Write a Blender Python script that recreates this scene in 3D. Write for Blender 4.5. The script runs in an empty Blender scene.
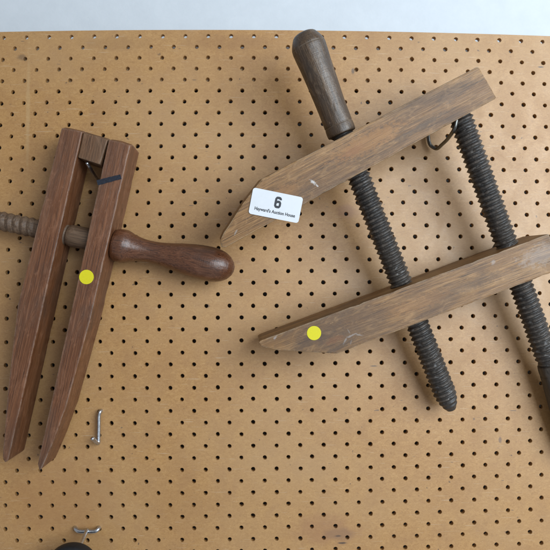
import bpy, bmesh, math, random
from mathutils import Vector, Matrix, noise
random.seed(7)
sc = bpy.context.scene
COL = sc.collection
V = Vector

# ------------------------------------------------------------------ camera
# board plane is z = 0 (metres), x right, y up; the camera stands about 0.6 m in front of it
CAM = V((0.0, 0.0, 0.595955))
RC = Matrix(((0.9996616615, 0.0041061773, -0.0256846612),
             (-0.0049999412, 0.9993807192, -0.0348307147),
             (0.0255257341, 0.0349473520, 0.9990631209)))
F = 550.0
cam_d = bpy.data.cameras.new('camera')
cam_d.sensor_width = 36.0
cam_d.lens = 36.0
cam_d.clip_start = 0.01
cam_d.clip_end = 50
cam = bpy.data.objects.new('camera', cam_d)
COL.objects.link(cam)
cam.matrix_world = Matrix.Translation(CAM) @ RC.to_4x4()
sc.camera = cam


def ray(px, py):
    return RC @ V(((px - 275) / F, (275 - py) / F, -1))


def U(px, py, zmm):
    """photo pixel -> point in the place at the height zmm (millimetres) off the board"""
    d = ray(px, py)
    return CAM + d * ((zmm / 1000 - CAM.z) / d.z)


def Uplane(px, py, o, n):
    d = ray(px, py)
    return CAM + d * ((o - CAM).dot(n) / d.dot(n))


# ------------------------------------------------------------------ materials
class Mat:
    def __init__(s, name):
        s.m = bpy.data.materials.new(name)
        s.m.use_nodes = True
        s.t = s.m.node_tree
        s.t.nodes.clear()
        s.out = s.n('ShaderNodeOutputMaterial')
        s.b = s.n('ShaderNodeBsdfPrincipled')
        s.l(s.b.outputs[0], s.out.inputs[0])
        s.tc = s.n('ShaderNodeTexCoord')

    def n(s, typ, **kw):
        x = s.t.nodes.new(typ)
        for k, v in kw.items():
            setattr(x, k, v)
        return x

    def l(s, a, b):
        s.t.links.new(a, b)

    def put(s, sock, v):
        if isinstance(v, bpy.types.NodeSocket):
            s.l(v, sock)
        else:
            sock.default_value = v

    def coords(s, scale, loc=(0, 0, 0), rot=(0, 0, 0)):
        m = s.n('ShaderNodeMapping')
        m.inputs['Scale'].default_value = scale
        m.inputs['Location'].default_value = loc
        m.inputs['Rotation'].default_value = rot
        s.l(s.tc.outputs['Object'], m.inputs[0])
        return m.outputs[0]

    def noise(s, scale, loc=(0, 0, 0), detail=4, rough=.55, dist=0, rot=(0, 0, 0)):
        n = s.n('ShaderNodeTexNoise')
        n.inputs['Scale'].default_value = 1
        n.inputs['Detail'].default_value = detail
        n.inputs['Roughness'].default_value = rough
        n.inputs['Distortion'].default_value = dist
        s.l(s.coords(scale, loc, rot), n.inputs['Vector'])
        return n.outputs['Fac']

    def ramp(s, fac, stops, interp='LINEAR'):
        r = s.n('ShaderNodeValToRGB')
        r.color_ramp.interpolation = interp
        e = r.color_ramp.elements
        while len(e) < len(stops):
            e.new(.5)
        for el, (p, c) in zip(e, stops):
            el.position = p
            el.color = (c, c, c, 1) if isinstance(c, (int, float)) else (*c, 1)
        s.l(fac, r.inputs[0])
        return r.outputs[0]

    def mix(s, fac, a, b, mode='MIX'):
        m = s.n('ShaderNodeMix', data_type='RGBA', blend_type=mode)
        s.put(m.inputs[0], fac)
        for sock, v in ((m.inputs[6], a), (m.inputs[7], b)):
            s.put(sock, (*v, 1) if isinstance(v, tuple) and len(v) == 3 else v)
        return m.outputs[2]

    def math(s, op, a, b=0.0):
        m = s.n('ShaderNodeMath', operation=op)
        s.put(m.inputs[0], a)
        s.put(m.inputs[1], b)
        return m.outputs[0]

    def bump(s, h, strength, dist, normal=None):
        b = s.n('ShaderNodeBump')
        b.inputs['Strength'].default_value = strength
        b.inputs['Distance'].default_value = dist
        s.l(h, b.inputs['Height'])
        if normal is not None:
            s.l(normal, b.inputs['Normal'])
        return b.outputs[0]

    def edge(s, radius):
        """1 on worn arrises, 0 on flat faces"""
        b = s.n('ShaderNodeBevel', samples=6)
        b.inputs['Radius'].default_value = radius
        g = s.n('ShaderNodeNewGeometry')
        d = s.n('ShaderNodeVectorMath', operation='DOT_PRODUCT')
        s.l(b.outputs[0], d.inputs[0])
        s.l(g.outputs['Normal'], d.inputs[1])
        return s.ramp(d.outputs['Value'], [(.82, 1), (.992, 0)])

    def set(s, **kw):
        for k, v in kw.items():
            s.put(s.b.inputs[k.replace('_', ' ')], (*v, 1) if isinstance(v, tuple) and len(v) == 3 else v)
        return s.m


def wood(name, dark, mid, light, grime, seed, edge_col=None, rough=(.5, .68), grime_amt=.55, spec=.4,
         scratch=.5, bump=.5, edge_r=.003, edge_amt=.9, dust=.35, blotch=14, crest=0, turned_lines=0, streaky=.5, pores=.8, marks=()):
    M = Mat(name)
    o = (seed * 1.7, seed * .9, seed * 2.3)
    broad = M.noise((3.2, 75, 75), o, 3, .5, .6)
    streak = M.noise((7, 640, 640), o, 6, .68, .2)
    fibre = M.noise((28, 1700, 1700), o, 3, .65)
    c = M.ramp(broad, [(.28, dark), (.5, mid), (.74, light)])
    c2 = M.ramp(streak, [(.3, dark), (.52, mid), (.72, light)])
    c = M.mix(streaky, c, c2)
    c = M.mix(M.ramp(fibre, [(.36, .8), (.52, 0)]), c, tuple(.5 * x for x in dark))
    fl = M.noise((22, 1350, 1350), (o[1], 4, o[0]), 3, .65)
    c = M.mix(M.ramp(fl, [(.56, 0), (.70, .5)]), c, tuple(min(1, 1.55 * x + .02) for x in light))
    # pores / dark flecks
    pore = M.noise((36, 1000, 1000), (o[1], o[0], 3), 1, .5)
    c = M.mix(M.ramp(pore, [(.30, pores), (.36, 0)]), c, tuple(.3 * x for x in dark))
    # grime clouds
    g = M.noise((blotch, blotch * 2.6, blotch * 2.6), (o[2], 1, o[0]), 6, .68, .8)
    gm = M.math('MULTIPLY', M.ramp(g, [(.44, 0), (.66, 1)]), grime_amt)
    c = M.mix(gm, c, grime)
    # rubbed, dusty paler patches
    d = M.noise((40, 110, 110), (o[0], 5, o[2]), 6, .7, 1)
    c = M.mix(M.math('MULTIPLY', M.ramp(d, [(.52, 0), (.70, 1)]), dust), c, tuple(min(1, 1.5 * x + .03) for x in light))
    # scratches
    if scratch:
        s1 = M.noise((300, 40, 40), (1, seed, 2), 3, .6, 1.5, rot=(0, 0, .6))
        s2 = M.noise((60, 1100, 300), (4, seed, 2), 2, .6, .7, rot=(0, 0, -.5))
        sm = M.math('MULTIPLY', M.ramp(s2, [(.64, 0), (.72, .6)]), M.ramp(s1, [(.48, 0), (.6, scratch)]))
        c = M.mix(sm, c, tuple(min(1, 1.9 * x + .06) for x in light))
    if marks:
        P = M.n('ShaderNodeSeparateXYZ')
        M.l(M.tc.outputs['Object'], P.inputs[0])
        wob = M.noise((260, 420, 300), (9, seed, 0), 5, .7)
        for x, y, rx, ry, ang, col, amt in marks:
            ax = M.math('SUBTRACT', P.outputs[0], x)
            ay = M.math('SUBTRACT', P.outputs[1], y)
            ca, sa = math.cos(ang), math.sin(ang)
            dx = M.math('DIVIDE', M.math('ADD', M.math('MULTIPLY', ax, ca), M.math('MULTIPLY', ay, sa)), rx)
            dy = M.math('DIVIDE', M.math('SUBTRACT', M.math('MULTIPLY', ay, ca), M.math('MULTIPLY', ax, sa)), ry)
            q = M.math('SQRT', M.math('ADD', M.math('MULTIPLY', dx, dx), M.math('MULTIPLY', dy, dy)))
            q = M.math('ADD', q, M.math('MULTIPLY', M.math('SUBTRACT', wob, .5), 2.6))
            c = M.mix(M.ramp(q, [(.5, amt), (.95, 0)]), c, col)
    if edge_col:
        en = M.noise((120, 200, 200), o, 4, .7)
        e = M.math('MULTIPLY', M.edge(edge_r), M.ramp(en, [(.36, 0), (.6, edge_amt)]))
        c = M.mix(e, c, edge_col)
    if crest:
        # thread crests rubbed paler in places
        sx = M.n('ShaderNodeSeparateXYZ')
        M.l(M.tc.outputs['Object'], sx.inputs[0])
        rad = M.math('SQRT', M.math('ADD', M.math('MULTIPLY', sx.outputs[1], sx.outputs[1]), M.math('MULTIPLY', sx.outputs[2], sx.outputs[2])))
        cw = M.ramp(M.math('DIVIDE', rad, crest), [(.94, 0), (1.04, 1)])
        cn = M.noise((90, 160, 160), (o[0], 2, 8), 5, .75)
        c = M.mix(M.math('MULTIPLY', cw, M.ramp(cn, [(.42, 0), (.66, .7)])), c, (.14, .115, .095))
    rg = M.ramp(g, [(.3, rough[0]), (.75, rough[1])])
    h = M.math('ADD', M.math('MULTIPLY', streak, .6), M.math('MULTIPLY', fibre, .5))
    nb = M.bump(h, bump, .0006)
    nb = M.bump(d, bump * .6, .0012, nb)
    if turned_lines:
        nb = M.bump(M.noise((1300, 30, 30), o, 3, .6), turned_lines, .0006, nb)
        nb = M.bump(M.noise((55, 90, 90), o, 4, .6), turned_lines * 1.2, .0022, nb)
    return M.set(Base_Color=c, Roughness=rg, Normal=nb, Specular_IOR_Level=spec)


def hardboard():
    M = Mat('tempered_hardboard')
    fine = M.noise((900, 900, 900), (0, 0, 0), 3, .65)
    fib = M.noise((260, 420, 300), (3, 1, 0), 5, .7, 1.2)
    blot = M.noise((38, 30, 30), (7, 2, 0), 6, .62, .6)
    big = M.noise((6, 7, 6), (1.3, 4.4, 0), 4, .55)
    c = M.ramp(fib, [(.3, (.300, .146, .043)), (.5, (.375, .194, .061)), (.7, (.445, .247, .089))])
    c = M.mix(M.ramp(blot, [(.42, .0), (.7, .5)]), c, (.28, .135, .045))
    c = M.mix(M.ramp(big, [(.4, 0), (.68, .45)]), c, (.41, .25, .115))
    c = M.mix(M.ramp(fine, [(.26, .55), (.4, 0)]), c, (.16, .085, .038))
    c = M.mix(M.ramp(fine, [(.62, 0), (.74, .35)]), c, (.52, .38, .24))
    # little dark specks and short scuffs
    sp = M.noise((150, 150, 150), (5, 8, 0), 2, .5)
    c = M.mix(M.ramp(sp, [(.235, .75), (.275, 0)]), c, (.075, .045, .028))
    sf = M.noise((75, 480, 200), (2, 9, 0), 2, .5)
    c = M.mix(M.ramp(sf, [(.225, .85), (.262, 0)]), c, (.09, .06, .045))
    # pale rubbed scratches, both ways
    for k, (a, r) in enumerate((((35, 900, 300), .3), ((35, 900, 300), 1.9))):
        s2 = M.noise(a, (k, 3, 1), 2, .5, .4, rot=(0, 0, r))
        c = M.mix(M.ramp(s2, [(.69, 0), (.73, .3)]), c, (.55, .43, .30))
    # placed marks: (x mm, y mm, radius x, radius y, colour, amount)
    P = M.n('ShaderNodeSeparateXYZ')
    wob = M.noise((60, 60, 60), (9, 9, 0), 4, .6)
    M.l(M.tc.outputs['Object'], P.inputs[0])
    for x, y, rx, ry, col, amt in STAINS:
        dx = M.math('DIVIDE', M.math('SUBTRACT', P.outputs[0], x), rx)
        dy = M.math('DIVIDE', M.math('SUBTRACT', P.outputs[1], y), ry)
        q = M.math('SQRT', M.math('ADD', M.math('MULTIPLY', dx, dx), M.math('MULTIPLY', dy, dy)))
        q = M.math('ADD', q, M.math('MULTIPLY', M.math('SUBTRACT', wob, .5), 1.3))
        c = M.mix(M.ramp(q, [(.45, amt), (1.05, 0)]), c, col)
    rg = M.math('ADD', M.ramp(blot, [(.3, .47), (.7, .58)]), M.math('MULTIPLY', M.math('SUBTRACT', fine, .5), .12))
    h = M.math('ADD', M.math('MULTIPLY', fib, .6), M.math('MULTIPLY', fine, .5))
    nb = M.bump(h, .22, .0004)
    nb = M.bump(M.noise((22, 22, 22), (0, 3, 0), 2, .4), .10, .003, nb)
    return M.set(Base_Color=c, Roughness=rg, Normal=nb, Specular_IOR_Level=.75)


def simple(name, col, rough=.5, metal=0.0, spec=.5, var=.15, scale=200, bump=0.0):
    M = Mat(name)
    n = M.noise((scale,) * 3, (2, 3, 4), 5, .65)
    c = M.ramp(n, [(.3, tuple(x * (1 - var) for x in col)), (.7, tuple(min(1, x * (1 + var)) for x in col))])
    kw = {}
    if bump:
        kw['Normal'] = M.bump(n, bump, .0005)
    return M.set(Base_Color=c, Roughness=M.ramp(n, [(.3, rough * .85), (.7, min(1, rough * 1.15))]), Metallic=metal,
                 Specular_IOR_Level=spec, **kw)


def sc_pt(px, py):
    p = U(px, py, 0)
    return p.x, p.y


STAINS = [
    (*sc_pt(28, 110), .0028, .075, (.46, .31, .15), .35),
    (*sc_pt(116, 44), .045, .010, (.24, .12, .04), .3),
    (*sc_pt(325, 530), .040, .020, (.27, .125, .055), .5),
    (*sc_pt(338, 534), .018, .008, (.20, .105, .055), .5),
    (*sc_pt(230, 42), .06, .012, (.25, .12, .04), .4),
    (*sc_pt(130, 190), .03, .06, (.30, .15, .05), .3),
    (*sc_pt(342, 543), .006, .0012, (.05, .03, .02), .9),
    (*sc_pt(338, 536), .0035, .0012, (.07, .04, .025), .8),
    (*sc_pt(541, 67), .0045, .0009, (.06, .045, .035), .9),
    (*sc_pt(374, 366), .006, .0009, (.06, .045, .035), .9),
    (*sc_pt(207, 306), .0035, .0025, (.10, .055, .03), .8),
    (*sc_pt(22, 57), .006, .004, (.15, .085, .04), .7),
    (*sc_pt(353, 71), .0020, .0040, (.10, .06, .035), .8),
    (*sc_pt(474, 419), .0014, .0018, (.08, .05, .035), .7),
    (*sc_pt(500, 440), .0022, .0040, (.12, .07, .05), .7),
    (*sc_pt(236, 262), .006, .0025, (.26, .13, .05), .5),
    (*sc_pt(346, 212), .014, .010, (.26, .125, .07), .5),
    (*sc_pt(180, 505), .05, .03, (.30, .15, .05), .35),
    (*sc_pt(60, 500), .07, .05, (.30, .14, .045), .4),
]

M_BOARD = hardboard()

def scuffed_wall():
    M = Mat('painted_wall')
    n = M.noise((40, 40, 40), (2, 3, 4), 6, .65)
    c = M.ramp(n, [(.3, (.52, .55, .58)), (.7, (.56, .59, .62))])
    k = M.noise((60, 130, 90), (11, 3, 2), 3, .6, .8, rot=(0, 0, .9))
    c = M.mix(M.ramp(k, [(.205, .7), (.25, 0)]), c, (.22, .20, .19))
    return M.set(Base_Color=c, Roughness=.65, Normal=M.bump(n, .3, .0012))


M_WALL = scuffed_wall()
M_BATTEN = simple('softwood_batten', (.40, .27, .15), .7)
def jaw_wood(seed, marks):
    return wood('weathered_beech', (.108, .046, .014), (.215, .106, .034), (.32, .178, .066), (.085, .052, .034), seed,
                edge_col=(.42, .33, .23), rough=(.45, .62), grime_amt=.85, spec=.42, dust=.3, blotch=9, scratch=.5, streaky=.6, marks=marks)


M_JAW_R = simple('bare_beech', (.2, .1, .03))
M_JAW_L = wood('red_brown_hardwood', (.086, .028, .009), (.145, .052, .019), (.195, .080, .033), (.066, .036, .022), 4,
               edge_col=(.34, .25, .19), rough=(.36, .56), grime_amt=.6, scratch=.5, edge_amt=.8, spec=.48, blotch=10, streaky=.35, pores=.5)
M_BLOCK = wood('brown_block_wood', (.085, .036, .014), (.135, .064, .028), (.18, .094, .046), (.065, .042, .028), 6,
               edge_col=(.2, .14, .09), scratch=.3)
M_HAND_L = wood('polished_red_wood', (.058, .018, .007), (.102, .035, .014), (.150, .058, .024), (.048, .022, .013), 2,
                rough=(.24, .46), grime_amt=.6, spec=.6, scratch=.5, bump=.25, turned_lines=.28, dust=.25)
M_HAND_R = wood('dark_worn_handle', (.040, .022, .011), (.075, .043, .022), (.125, .078, .042), (.034, .026, .021), 3,
                rough=(.28, .5), grime_amt=.6, spec=.6, scratch=.9, bump=.5, dust=.5, turned_lines=.3, streaky=.2, pores=.3, blotch=30, edge_col=(.2, .16, .12))
M_SCREW_R = wood('blackened_screw_wood', (.016, .014, .013), (.030, .027, .025), (.060, .052, .046), (.038, .027, .018), 5,
                 edge_col=(.15, .13, .12), rough=(.34, .55), grime_amt=.6, crest=.0112, spec=.55, dust=.25, scratch=.4, edge_r=.0009, bump=.4, edge_amt=.5)
M_HAND_D = wood('blackened_handle_wood', (.018, .014, .011), (.034, .026, .020), (.062, .048, .036), (.028, .023, .019), 9,
                rough=(.32, .5), grime_amt=.5, spec=.5, scratch=.6, turned_lines=.25)
M_SCREW_L = wood('grey_brown_screw_wood', (.068, .036, .018), (.115, .065, .035), (.160, .100, .058), (.068, .042, .026), 8,
                 edge_col=(.22, .19, .16), rough=(.45, .65), grime_amt=.5, spec=.45, scratch=.4)
M_STEEL = simple('zinc_plated_wire', (.52, .54, .57), .3, 1.0, var=.2, scale=300)
M_DULL = simple('dull_wire', (.16, .16, .15), .38, 1.0, var=.3, scale=300)
M_YELLOW = simple('yellow_sticker_paper', (.60, .53, .004), .6, var=.05, scale=900, bump=.12)
M_TAG = simple('white_tag_paper', (.58, .595, .62), .5, var=.03, scale=120, bump=.06)
M_INK = simple('black_ink', (.012, .014, .02), .5, var=.1)
M_MARK = simple('blue_black_marker', (.010, .013, .022), .38, var=.5, scale=500)
M_RUBBER = simple('black_rubber', (.010, .010, .011), .55, spec=.3, var=.2)


# ------------------------------------------------------------------ object helpers
def mesh_obj(name, bm, mat, mw=None, parent=None, smooth=False):
    me = bpy.data.meshes.new(name)
    bm.normal_update()
    bm.to_mesh(me)
    bm.free()
    if smooth:
        for p in me.polygons:
            p.use_smooth = True
    me.materials.append(mat)
    o = bpy.data.objects.new(name, me)
    COL.objects.link(o)
    place(o, mw or Matrix.Identity(4), parent)
    return o


def world_of(o):
    return world_of(o.parent) @ o.matrix_basis if o.parent else o.matrix_basis


def place(o, mw, parent=None):
    if parent:
        o.parent = parent
        o.matrix_basis = world_of(parent).inverted() @ mw
    else:
        o.matrix_basis = mw


def thing(name, label, cat, loc, group=None):
    o = bpy.data.objects.new(name, None)
    o.empty_display_size = .02
    COL.objects.link(o)
    o.matrix_basis = Matrix.Translation(loc)
    o['label'], o['category'] = label, cat
    if group:
        o['group'] = group
    return o


def frame(x, z, o):
    """matrix with local X along x, local Z as near z as possible"""
    x = x.normalized()
    y = (z if abs(z.dot(x)) < .99 else V((0, 1, 0))).cross(x).normalized()
    z = x.cross(y)
    return Matrix.Translation(o) @ Matrix((x, y, z)).transposed().to_4x4()


def resample(poly, step, jit):
    out = []
    for i, a in enumerate(poly):
        b = poly[(i + 1) % len(poly)]
        out.append((a[0], a[1], 0, 0))
        L = math.hypot(b[0] - a[0], b[1] - a[1])
        n = int(L / step)
        for k in range(1, n):
            t = (k + random.uniform(-.3, .3)) / n
            nx, ny = -(b[1] - a[1]) / L, (b[0] - a[0]) / L
            w = jit * (noise.noise(V((a[0] + (b[0] - a[0]) * t, a[1] + (b[1] - a[1]) * t, .3)) * 45) * .8
                       + .5 * random.uniform(-1, 1))
            out.append((a[0] + (b[0] - a[0]) * t + nx * w, a[1] + (b[1] - a[1]) * t + ny * w, nx, ny))
    return out


def bar(name, px, o, n, t, mat, parent, bevel=.0013, jit=.00012, ax=None, zlay=5, lip=0):
    """a bar whose front outline runs through the given photo points on the plane (o, n); it is t deep"""
    n = n.normalized()
    pts = [Uplane(x, y, o, n) for x, y in px]
    a, b = ax or (0, len(px) // 2)
    x = Uplane(*a, o, n) - Uplane(*b, o, n) if isinstance(a, tuple) else pts[a] - pts[b]
    if x.x < 0:
        x = -x
    c = sum(pts, V()) / len(pts)
    mw = frame(x, n, c - n * t / 2)
    inv = mw.inverted()
    poly = [(inv @ p).to_2d() for p in pts]
    area = sum(p.x * q.y - q.x * p.y for p, q in zip(poly, poly[1:] + poly[:1]))
    if area < 0:
        poly = poly[::-1]
    rs = resample([(p.x, p.y) for p in poly], .007, jit)
    bm = bmesh.new()
    rings = []
    for k in range(zlay + 1):
        z = -t / 2 + t * k / zlay
        nick = [random.uniform(.0002, .0007) if k in (0, zlay) and random.random() < .07 else 0 for p in rs]
        rings.append([bm.verts.new((p[0] + p[2] * q, p[1] + p[3] * q, z)) for p, q in zip(rs, nick)])
    if lip:                                    # worn, broken arris round the sawn upper end
        xm = max(p[0] for p in rs)
        for r in rings[:-1]:
            for v in r:
                if v.co.x > xm - .0065:
                    v.co.x += lip + random.uniform(-.0004, .0004)
    N = len(rs)
    for k in range(zlay):
        for i in range(N):
            bm.faces.new((rings[k][i], rings[k][(i + 1) % N], rings[k + 1][(i + 1) % N], rings[k + 1][i]))
    ft = bm.faces.new(rings[-1])
    bk = bm.faces.new(rings[0][::-1])
    bm.normal_update()
    ed = [e for e in bm.edges if len(e.link_faces) == 2 and e.calc_face_angle(0) > math.radians(28)]
    bmesh.ops.bevel(bm, geom=ed, offset=bevel, segments=2, profile=.6, affect='EDGES', clamp_overlap=True)
    bmesh.ops.triangulate(bm, faces=[f for f in bm.faces if len(f.verts) > 4])
    return mesh_obj(name, bm, mat, mw, parent)


def axis_frame(A, B):
    return frame(B - A, V((0, 0, 1)), A)


def smooth_profile(p, n=6):
    out = []
    for i in range(len(p) - 1):
        p0, p1, p2, p3 = p[max(0, i - 1)], p[i], p[i + 1], p[min(len(p) - 1, i + 2)]
        for k in range(n):
            t = k / n
            f = lambda a, b, c, d: .5 * (2 * b + (c - a) * t + (2 * a - 5 * b + 4 * c - d) * t * t + (3 * b - a - 3 * c + d) * t ** 3)
            out.append((p1[0] + (p2[0] - p1[0]) * t, max(.00005, f(p0[1], p1[1], p2[1], p3[1]))))
    out.append(p[-1])
    return out


def surf(rows, cap=True):
    bm = bmesh.new()
    R = [[bm.verts.new(v) for v in r] for r in rows]
    n = len(R[0])
    for a, b in zip(R, R[1:]):
        for j in range(n):
            bm.faces.new((a[j], b[j], b[(j + 1) % n], a[(j + 1) % n]))
    if cap:
        bm.faces.new(R[0])
        bm.faces.new(R[-1][::-1])
    bmesh.ops.recalc_face_normals(bm, faces=bm.faces)
    return bm


def turned(name, A, B, prof, mat, parent, seg=56, wob=.0003, scale=None):
    """a turned piece: profile of (distance in mm, radius in mm) from A towards B"""
    prof = smooth_profile([(a / 1000, r / 1000) for a, r in prof])
    rows = []
    for x, r in prof:
        row = []
        for j in range(seg):
            th = 2 * math.pi * j / seg
            q = V((x * 30, math.cos(th) * 1.2, math.sin(th) * 1.2))
            rr = r + wob * noise.noise(q * 1.3 + V((len(name), 0, 0))) * min(1, r / .005)
            row.append((x, rr * math.cos(th), rr * math.sin(th)))
        rows.append(row)
    return mesh_obj(name, surf(rows), mat, axis_frame(A, B), parent, smooth=True)


def threaded(name, A, B, ri, depth, pitch, mat, parent, tip0=0, tip1=0, seg=56, per=12, plain=None, round_=1.0):
    """a wooden screw with one helical V thread from A to B"""
    L = (B - A).length
    n = int(L / pitch * per)
    rows = []
    for i in range(n + 1):
        x = L * i / n
        row = []
        for j in range(seg):
            th = 2 * math.pi * j / seg
            fr = (x / pitch - j / seg) % 1
            tri = 1 - abs(2 * fr - 1)
            tri = min(1, max(0, tri * 1.08 - .02)) ** round_
            d = depth * (1 + .16 * noise.noise(V((x * 160, math.cos(th) * 1.4, math.sin(th) * 1.4))))
            q = noise.noise(V((x * 420, math.cos(th) * 2.5, math.sin(th) * 2.5 + 7)))
            if q > .33:
                d *= 1 - min(.8, (q - .33) * 2.4)        # chipped crests
            env = 1.0
            if tip1 and x > L - tip1:
                u = (x - L + tip1) / tip1
                env = math.sqrt(max(.02, 1 - .80 * u * u))
                d *= 1 - .75 * u
            if plain and x > L - plain:
                d *= max(0, 1 - (x - L + plain) / (plain * .6))
            r = ri * env + d * tri * env
            row.append((x, r * math.cos(th), r * math.sin(th)))
        rows.append(row)
    return mesh_obj(name, surf(rows), mat, axis_frame(A, B), parent, smooth=True)


def wire(name, pts, r, mat, parent=None, seg=14, res=8):
    """a bent round wire through the points, rounded corners and domed ends"""
    P = []
    for i in range(len(pts) - 1):
        p0, p1, p2, p3 = pts[max(0, i - 1)], pts[i], pts[i + 1], pts[min(len(pts) - 1, i + 2)]
        for k in range(res):
            t = k / res
            P.append(.5 * (2 * p1 + (p2 - p0) * t + (2 * p0 - 5 * p1 + 4 * p2 - p3) * t * t + (3 * p1 - p0 - 3 * p2 + p3) * t ** 3))
    P.append(pts[-1])
    rows = []
    up = V((.3, .2, .9)).normalized()
    O = P[0].copy()
    for i, p in enumerate(P):
        d = (P[min(i + 1, len(P) - 1)] - P[max(i - 1, 0)]).normalized()
        s = d.cross(up).normalized()
        up = s.cross(d).normalized()
        rr = [r]
        offs = [0]
        if i == len(P) - 1:
            rr, offs = [r, r * .85, r * .45], [0, r * .35, r * .6]
        for q, of in zip(rr, offs):
            rows.append([p - O + d * of + (s * math.cos(2 * math.pi * j / seg) + up * math.sin(2 * math.pi * j / seg)) * q for j in range(seg)])
    return mesh_obj(name, surf(rows), mat, Matrix.Translation(O), parent, smooth=True)


def flat_piece(name, outline, h, mw, mat, parent, bevel=0):
    bm = bmesh.new()
    a = [bm.verts.new((x, y, 0)) for x, y in outline]
    b = [bm.verts.new((x, y, h)) for x, y in outline]
    n = len(a)
    bm.faces.new(a[::-1])
    bm.faces.new(b)
    for i in range(n):
        bm.faces.new((a[i], a[(i + 1) % n], b[(i + 1) % n], b[i]))
    return mesh_obj(name, bm, mat, mw, parent)


def dot(center, n, r, parent, label):
    ol = [(r * math.cos(2 * math.pi * k / 48), r * math.sin(2 * math.pi * k / 48)) for k in range(48)]
    o = flat_piece('round_sticker', ol, .0002, frame(V((1, 0, 0)), n, center + n * .0003), M_YELLOW, parent)
    o['label'] = label
    return o


# ------------------------------------------------------------------ the wall and the pegboard
PITCH = .0254
X0, Y0 = -.286504, .288039


def board_pt(u, v):
    """hole-grid coordinates -> point on the board; slightly out of square, with an added radial warp copying lens distortion"""
    x = u * PITCH - v * PITCH * .0047143
    y = -v * PITCH * .9858832
    x, y = x + X0, y + Y0
    cx, cy = .0157, -.0212                      # centre of the added lens-like warp
    r2 = ((x - cx) ** 2 + (y - cy) ** 2) / CAM.z ** 2
    r2 = min(r2, .62)
    k = 1 - .0501 * r2
    return V((cx + (x - cx) * k, cy + (y - cy) * k, 0))


def build_board():
    th = .0048
    verts, faces = [], []
    cache = {}

    def corner(i, j):           # cell corners, in half pitches
        if (i, j) not in cache:
            u, v = i * .5 - .25, j * .5 - .25
            if j == JT:
                v -= .035
            p = board_pt(u, v)
            cache[(i, j)] = len(verts)
            verts.append((p.x, p.y, 0))
            verts.append((p.x, p.y, -th))
        return cache[(i, j)]
    IL, IR, JT, JB = -8, 58, 0, 54
    S = 16
    for j in range(JT, JB):
        for i in range(IL, IR):
            q = [corner(i, j), corner(i, j + 1), corner(i + 1, j + 1), corner(i + 1, j)]
            if (i + j) % 2:
                faces.append(q)
                faces.append([k + 1 for k in q[::-1]])
                continue
            c = board_pt(i * .5, j * .5)
            c.x += random.gauss(0, .00012)
            c.y += random.gauss(0, .00012)
            r = .00220 * (1 + random.gauss(0, .03))
            chip = random.random() < .25
            base = len(verts)
            ph = random.uniform(0, 6.28)
            for s in range(S):
                # start at the upper-left corner, counter-clockwise
                th_ = math.pi * .75 + 2 * math.pi * s / S
                rr = r * (1 + random.uniform(-.04, .05))
                if chip and math.cos(th_ - ph) > .55:
                    rr *= 1 + (.2 + .25 * (i * 7 + j * 3 & 3) / 3) * (math.cos(th_ - ph) - .5)
                ca, sa = math.cos(th_), math.sin(th_)
                verts.append((c.x + ca * (rr + .00022), c.y + sa * (rr + .00022), 0))
                verts.append((c.x + ca * rr, c.y + sa * rr, -.00022))
                verts.append((c.x + ca * r * .97, c.y + sa * r * .97, -th))
            Q = S // 4
            for s in range(S):
                s2 = (s + 1) % S
                a, b = base + 3 * s, base + 3 * s2
                faces.append([a, b, b + 1, a + 1])
                faces.append([a + 1, b + 1, b + 2, a + 2])
            for side in range(4):
                ca, cb = q[side], q[(side + 1) % 4]
                ring = [base + 3 * ((side * Q + k) % S) for k in range(Q + 1)]
                faces.append([ca, cb] + ring[::-1])
                faces.append(([ca + 1, cb + 1] + [k + 2 for k in ring[::-1]])[::-1])
    # rim of the sheet
    for i in range(IL, IR):
        a, b = corner(i, JT), corner(i + 1, JT)
        faces.append([a, b, b + 1, a + 1])
        a, b = corner(i, JB), corner(i + 1, JB)
        faces.append([b, a, a + 1, b + 1])
    for j in range(JT, JB):
        a, b = corner(IL, j), corner(IL, j + 1)
        faces.append([b, a, a + 1, b + 1])
        a, b = corner(IR, j), corner(IR, j + 1)
        faces.append([a, b, b + 1, a + 1])
    me = bpy.data.meshes.new('pegboard')
    me.from_pydata(verts, [], faces)
    me.update()
    me.materials.append(M_BOARD)
    o = bpy.data.objects.new('pegboard', me)
    COL.objects.link(o)
    o['label'] = 'tan perforated hardboard pegboard with staggered rows of round holes, mounted on the pale wall'
    o['category'] = 'pegboard'
    return o


def box(name, c, s, mat, parent=None):
    bm = bmesh.new()
    bmesh.ops.create_cube(bm, size=1)
    bmesh.ops.scale(bm, vec=s, verts=bm.verts)
    return mesh_obj(name, bm, mat, Matrix.Translation(c), parent)


board = build_board()
GAP = .026
top_y = board_pt(12, -.28).y
# timber battens hold the sheet off; the bottom one is added to block light
for cy in (board_pt(12, .78).y - .016, -.40):
    box('light_block_batten', V((.03, cy, -.0049 - (GAP - .005) / 2)), (.80, .032, GAP - .0056), M_BATTEN, board)
for cx in (-.368, .428):  # unseen side battens, added to keep light out of the gap
    box('light_block_batten', V((cx, -.05, -.0049 - (GAP - .005) / 2)), (.028, .62, GAP - .0056), M_BATTEN, board)
wall = box('wall', V((0, 0, -GAP - .05)), (4.0, 3.0, .1), M_WALL)
wall['kind'] = 'structure'


# ------------------------------------------------------------------ left clamp
def tilt(ax_deg, along):
    """the board's normal, leaned by ax_deg degrees about the given direction"""
    return Matrix.Rotation(math.radians(ax_deg), 3, along.normalized()) @ V((0, 0, 1))


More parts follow.
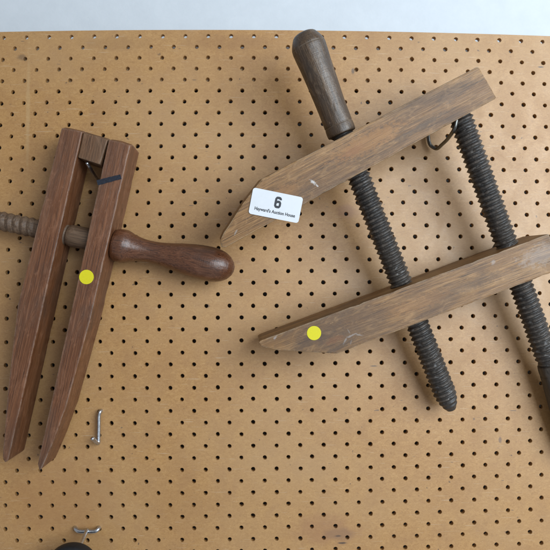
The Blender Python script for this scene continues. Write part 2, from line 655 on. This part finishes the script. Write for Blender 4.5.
ZL = 43
CL = thing('wooden_screw_clamp', 'reddish brown wooden clamp with two near-upright jaws, turned red handle and black marker stripe',
           'clamp', U(70, 300, 0), 'old wooden hand screw clamps hanging on the pegboard')
nz = V((0, 0, 1))
jl = bar('jaw', [(61.4, 128), (72, 129.6), (82.3, 131.9), (11.2, 447), (8, 460.5), (4.8, 463), (2.5, 457), (7.8, 390), (17.6, 305)],
         U(50, 250, ZL), nz, .038, M_JAW_L, CL, ax=((66, 206), (35, 348)), lip=.0030)
jr = bar('jaw', [(108.6, 139.8), (119, 142), (130.5, 145.4), (90, 321), (65.5, 409), (54.5, 439), (41.5, 469), (39, 470.5), (37.6, 464)],
         U(90, 250, ZL), nz, .038, M_JAW_L, CL, ax=((97.7, 182), (63, 344)), lip=.0030)
jr['label'] = 'right upright jaw with yellow sticker and black marker stripe'
bar('spacer_block', [(83.2, 133), (95, 136), (108.0, 140), (99.9, 164.6), (88, 160.6), (77.9, 157.4)], U(90, 150, ZL - 1.5), nz, .026, M_BLOCK, CL,
    ax=((83, 132), (77.7, 159)), lip=.0026)
zs = 24
sA, sB = U(-22, 216.2, zs), U(52, 231.6, zs)
threaded('threaded_screw', sA, sB, .0087, .0015, .0074, M_SCREW_L, CL, per=14, round_=.8)
turned('plain_shank', U(52, 231.6, zs), U(116, 245, zs), [(0, 10.6), (12, 10.6), (13.2, 11.0), (14.6, 10.9), (15.6, 9.6), (16.8, 9.4), (18, 10.7), (21, 11.4), (30, 11.5), (45, 11.2), (64, 11)],
       M_SCREW_L, CL)
hA, hB = U(113.5, 244.2, zs), U(238.5, 270, zs + 1)
k = (hB - hA).length / .1275
turned('handle', hA, hB, [(0, 13.8), (1.2, 15.6), (4, 16.8), (10, 17.5), (14, 16.9), (20, 14.6), (29, 12.3), (38, 11.4), (47, 11.6), (57, 12.9),
                          (70, 15.2), (84, 17.2), (97, 18.1), (107, 17.7), (116, 15.3), (122, 11.6), (126, 6.8), (127.4, 3), (127.6, .1)],
       M_HAND_L, CL)
# black marker stripe across the right jaw
ml = Uplane(97.3, 183, U(90, 250, ZL), nz)
mr = Uplane(121.0, 176.5, U(90, 250, ZL), nz)
mm = frame(mr - ml, nz, ml + nz * .0003)
Lm = (mr - ml).length
top_e = [(Lm * i / 14, .0027 + .00012 * math.sin(i * 1.9) - .0006 * (i / 14) ** 2) for i in range(15)]
bot_e = [(Lm * i / 14, -.0026 + .00012 * math.sin(i * 1.3 + 1)) for i in range(15)]
flat_piece('marker_stripe', bot_e + top_e[::-1], .0001, mm, M_MARK, jr)
dot(U(86.6, 277, ZL), nz, .0072, jr, 'round yellow sticker')

# ------------------------------------------------------------------ right clamp
UP, LOW = U(371, 146, 80), U(410, 307, 60)
CR = thing('wooden_screw_clamp', 'weathered grey brown wooden clamp with slanting jaws, two black screws and white lot tag',
           'clamp', U(400, 230, 0), 'old wooden hand screw clamps hanging on the pegboard')
jdir = V((.885, .465, 0))
nu = tilt(10, jdir)
nl = tilt(3.5, jdir)
ju = bar('jaw', [(220, 240.5), (224, 232), (243, 203), (262, 178.4), (478.5, 66.2), (488, 82), (497, 98), (226, 247.3), (221.5, 247.5)], UP, nu, .049, M_JAW_R, CR, ax=((478, 66), (262, 177)), bevel=.0016, jit=.00022)
ju['label'] = 'upper jaw carrying the white lot tag'
jw = bar('jaw', [(258.5, 342), (262, 340), (549, 233.6),
                 (556, 251), (563, 268.5), (337, 353.9), (279, 350.3), (261.5, 346.8)],
         LOW, nl, .050, M_JAW_R, CR, ax=((510, 248), (330, 315.6)), bevel=.0014, jit=.00022)
jw['label'] = 'lower jaw with a yellow sticker near its pointed end'
SA, SB = U(341.7, 134, 57), U(451.3, 409.5, 20)
threaded('threaded_screw', SA, SB, .0095, .0025, .0054, M_SCREW_R, CR, tip1=.020)
# handle on the upper end of the first screw
HB = U(304.6, 36.5, 68)
HA = U(342.2, 134.6, 57)
turned('handle', HA, HB, [(0, 12), (.5, 13.8), (2, 14.3), (6, 14.4), (9, 14.2), (10, 13.9), (11, 14.2), (24, 14.4), (48, 14.9), (72, 15.9), (86, 16.9), (90.0, 17.1),
                          (90.5, 16.7), (91.0, 17.0), (94, 16.3), (98.5, 14.2), (102, 12.0), (103.4, 10.4), (104.3, 8), (104.9, 4), (105.0, .1)], M_HAND_R, CR, wob=.0004)
TA, TB = U(458.5, 112, 52), U(552.2, 372, 24)
threaded('threaded_screw', TA, TB, .0096, .0025, .0054, M_SCREW_R, CR, plain=.016)
GA = U(548.8, 363, 25)
GB = GA + (TB - TA).normalized() * .11
turned('handle', GA, GB, [(0, 9.5), (1, 11.6), (6, 12.4), (10, 12.5), (11, 12.1), (12, 12.6), (18, 13.0), (26, 13.6), (50, 15), (80, 16.6), (95, 16.6), (102, 14), (107, 9), (108, .1)],
       M_HAND_D, CR, wob=.0004)
dot(Uplane(314, 333, LOW, nl), nl, .0069, jw, 'round yellow sticker')

# the white lot tag stuck on the upper jaw
tl, tr, br, bl = [Uplane(x, y, UP, nu) for x, y in ((253.0, 187.6), (302.8, 197.2), (298.4, 223.6), (248.6, 213.2))]
tw, tht = ((tr - tl).length + (br - bl).length) / 2, ((bl - tl).length + (br - tr).length) / 2
tmw = frame((tr - tl) + (br - bl), nu, (tl + tr + br + bl) / 4 + nu * .0006)
ol = []
rc = .0026
for cx, cy, a0 in ((tw / 2 - rc, tht / 2 - rc, 0), (-tw / 2 + rc, tht / 2 - rc, 90), (-tw / 2 + rc, -tht / 2 + rc, 180), (tw / 2 - rc, -tht / 2 + rc, 270)):
    for k in range(7):
        a = math.radians(a0 + 15 * k)
        ol.append((cx + rc * math.cos(a), cy + rc * math.sin(a)))
tag = flat_piece('lot_tag', ol, .0003, tmw, M_TAG, CR)
tag['label'] = 'white rounded lot tag printed with a bold 6'


def text_mesh(name, body, size, off, mw, parent, sx=1.0):
    cu = bpy.data.curves.new(name, 'FONT')
    cu.body = body
    cu.size = size
    cu.align_x = 'CENTER'
    cu.align_y = 'CENTER'
    cu.offset = off
    cu.resolution_u = 6
    tmp = bpy.data.objects.new('tmp', cu)
    COL.objects.link(tmp)
    bpy.context.view_layer.update()
    me = bpy.data.meshes.new_from_object(tmp.evaluated_get(bpy.context.evaluated_depsgraph_get()))
    bpy.data.objects.remove(tmp)
    bpy.data.curves.remove(cu)
    me.transform(Matrix.Diagonal((sx, 1, 1, 1)))
    me.materials.clear()
    me.materials.append(M_INK)
    o = bpy.data.objects.new(name, me)
    COL.objects.link(o)
    place(o, mw, parent)
    return o


# the bold condensed figure: one thick stroke round the bowl and up over the top
SIX = [(2.45, 2.55), (2.40, 3.45), (1.75, 4.15), (0, 4.35), (-1.75, 4.15), (-2.45, 3.2), (-2.5, 1.6), (-2.5, -1.6), (-2.45, -3.2), (-1.75, -4.15), (0, -4.35), (1.75, -4.15),
       (2.45, -3.2), (2.5, -1.6), (2.45, -.35), (1.85, .45), (.3, .72), (-1.2, .35), (-2.1, -.5)]
hw = 1.18
La, Lb = [], []
for i, p in enumerate(SIX):
    q0, q1 = V(SIX[max(0, i - 1)]), V(SIX[min(len(SIX) - 1, i + 1)])
    d = (q1 - q0).normalized()
    La.append(((p[0] - d.y * hw) / 1000, (p[1] + d.x * hw) / 1000))
    Lb.append(((p[0] + d.y * hw) / 1000, (p[1] - d.x * hw) / 1000))
bm = bmesh.new()
va = [bm.verts.new((x * .88, y, i * 2e-7)) for i, (x, y) in enumerate(La)]
vb = [bm.verts.new((x * .88, y, i * 2e-7)) for i, (x, y) in enumerate(Lb)]
for i in range(len(SIX) - 1):
    bm.faces.new((va[i], vb[i], vb[i + 1], va[i + 1]))
mesh_obj('printed_number', bm, M_INK, tmw @ Matrix.Translation((.0014, .0031, .00042)), tag)
text_mesh('printed_name', "Hayward's Auction House", .0043, .00011, tmw @ Matrix.Translation((.0002, -.0064, .00042)), tag, .86)

def marks_on(o, plane, n, spots):
    """photo spots -> patches in the bar's own coordinates: (px, py, rx mm, ry mm, degrees to the grain, colour, amount)"""
    inv = world_of(o).inverted()
    out = []
    for x, y, rx, ry, a, col, amt in spots:
        p = inv @ Uplane(x, y, plane, n)
        out.append((p.x, p.y, rx / 1000, ry / 1000, math.radians(a), col, amt))
    return out


PALE, GREYP, DIRT, RUST = (.55, .54, .53), (.36, .34, .33), (.055, .036, .026), (.20, .075, .03)
ju.data.materials[0] = jaw_wood(1, marks_on(ju, UP, nu, [
    (313.5, 182.5, 4.2, 1.9, -62, PALE, .75), (317, 185.5, 2.4, 1.0, -75, PALE, .6), (236, 232, 4, 1.0, 30, GREYP, .45),
    (368, 142, 46, 11, 0, (.33, .15, .04), .45), (282, 196, 30, 11, 0, (.31, .145, .045), .4), (352, 152, 14, 5, 3, RUST, .35), (455, 92, 26, 7, 4, DIRT, .35), (420, 127, 40, 3, 2, DIRT, .55), (300, 192, 20, 6, 0, DIRT, .3), (372, 110, .9, .9, 0, DIRT, .9)]))
jw.data.materials[0] = jaw_wood(5, marks_on(jw, LOW, nl, [
    (345, 341, 5.0, 1.0, 42, GREYP, .38), (352, 335.5, 6.0, 1.1, 6, GREYP, .42), (359.5, 335, 4.0, .9, -28, GREYP, .36), (351, 342, 3.6, .8, 50, GREYP, .34), (348.5, 331, 2.6, .7, -75, GREYP, .25),
    (340, 347, 26, 3, 8, DIRT, .55), (275, 338, 3.0, 1.4, 30, GREYP, .45), (318, 338, 26, 6, 0, DIRT, .35), (470, 285, 45, 6, 0, DIRT, .35), (493, 262, 3, 2.2, 40, GREYP, .35),
    (335, 340, 12, 4, 0, RUST, .35), (420, 303, 40, 9, 0, (.30, .14, .045), .3), (540, 255, 26, 12, 0, GREYP, .25)]))

# ------------------------------------------------------------------ hooks
HG = 'metal hooks plugged into the pegboard'


def hook(name, label, loc):
    return thing(name, label, 'hook', loc, HG)


h = hook('pegboard_hook', 'bare shiny steel hook standing empty below the left clamp', U(101, 411, 0))
wire('hook_wire', [U(101.2, 410.6, -4), U(101.2, 410.8, 1), U(100.2, 411.6, 4.4), U(98.9, 416, 5), U(98.7, 428, 5), U(98.5, 439, 5), U(98.5, 441.8, 5.2), U(98.0, 443.4, 6.4), U(96.9, 443.0, 8.5),
                   U(94.5, 440.6, 13), U(92.3, 438.4, 17)], .0020, M_STEEL, h)
h = hook('pegboard_hook', 'steel hook whose bright prong holds up the left clamp between its jaws', U(93, 165, 0))
wire('hook_wire', [U(99.5, 182, -4), U(99.2, 181.5, 3), U(97.5, 179.5, 8), U(94, 174.5, 20), U(90, 168, 31), U(88.2, 165, 34.5), U(87.0, 163.0, 36.5)],
     .0018, M_STEEL, h)
h = hook('pegboard_hook', 'dull bent hook under the upper jaw of the right clamp, beside its rear screw', U(432, 145, 0))
wire('hook_wire', [U(428, 126, -4), U(428, 127, 3), U(428.2, 136, 4.2), U(429.6, 143.6, 4.6), U(432.8, 147.2, 5.4), U(437.2, 148.6, 9), U(442, 144.6, 24), U(447.2, 139.6, 42), U(451.5, 133.8, 58),
                   U(454.6, 128, 66), U(456.4, 120, 68)], .0019, M_DULL, h)
h = hook('pegboard_hook', 'two-legged wire hook at the bottom edge holding the black round tool', U(87, 530, 0))
wire('bracket', [U(75.2, 527.4, -4), U(75.2, 527.8, 1), U(75.8, 529.0, 4), U(78, 530.8, 5.3), U(82, 531.4, 5.5), U(87, 531.2, 5.5), U(92, 531.4, 5.5), U(96, 530.8, 5.3), U(98.3, 529.0, 4), U(99.0, 527.8, 1),
                 U(99.0, 527.4, -4)], .0021, M_STEEL, h)
wire('prong', [U(87.2, 529.6, 6.5), U(86.2, 531.6, 9), U(84.6, 535.5, 15), U(81.5, 543, 26), U(79.4, 547.5, 32), U(78.2, 550, 36)], .0017, M_STEEL, h)

# the black thing hanging there, only its top in the picture
pc = U(70.3, 572.8, 38)
rb = thing('rubber_disc', 'black round tool hanging from the two-legged hook, only its top in view', 'tool', pc)
pa = pc + V((0, 0, -.012))
turned('disc_body', pa, pc + V((0, 0, .004)), [(0, 3), (.2, 20), (1.4, 24.5), (4, 26.5), (9, 27), (14, 26.2), (16.5, 24), (17.6, 19), (18, 8), (18.1, .1)], M_RUBBER, rb)

# ------------------------------------------------------------------ light: a big window up to the right, and the room's soft bounce
ld = bpy.data.lights.new('window_light', 'AREA')
ld.shape = 'RECTANGLE'
ld.size, ld.size_y = .95, 1.10
ld.energy = 32
ld.color = (.80, .91, 1.0)
lo = bpy.data.objects.new('window_light', ld)
COL.objects.link(lo)
lp = V((.85, .24, 1.14))
lo.matrix_world = Matrix.Translation(lp) @ (V((.05, 0, 0)) - lp).to_track_quat('-Z', 'Y').to_matrix().to_4x4()

w = bpy.data.worlds.new('World')
sc.world = w
w.use_nodes = True
bg = w.node_tree.nodes['Background']
bg.inputs[0].default_value = (.94, .96, 1.0, 1)
bg.inputs[1].default_value = .37

sc.view_settings.view_transform = 'Standard'
sc.view_settings.look = 'None'
sc.view_settings.exposure = 0
sc.view_settings.gamma = 1
sc.cycles.use_denoising = True
sc.cycles.max_bounces = 8
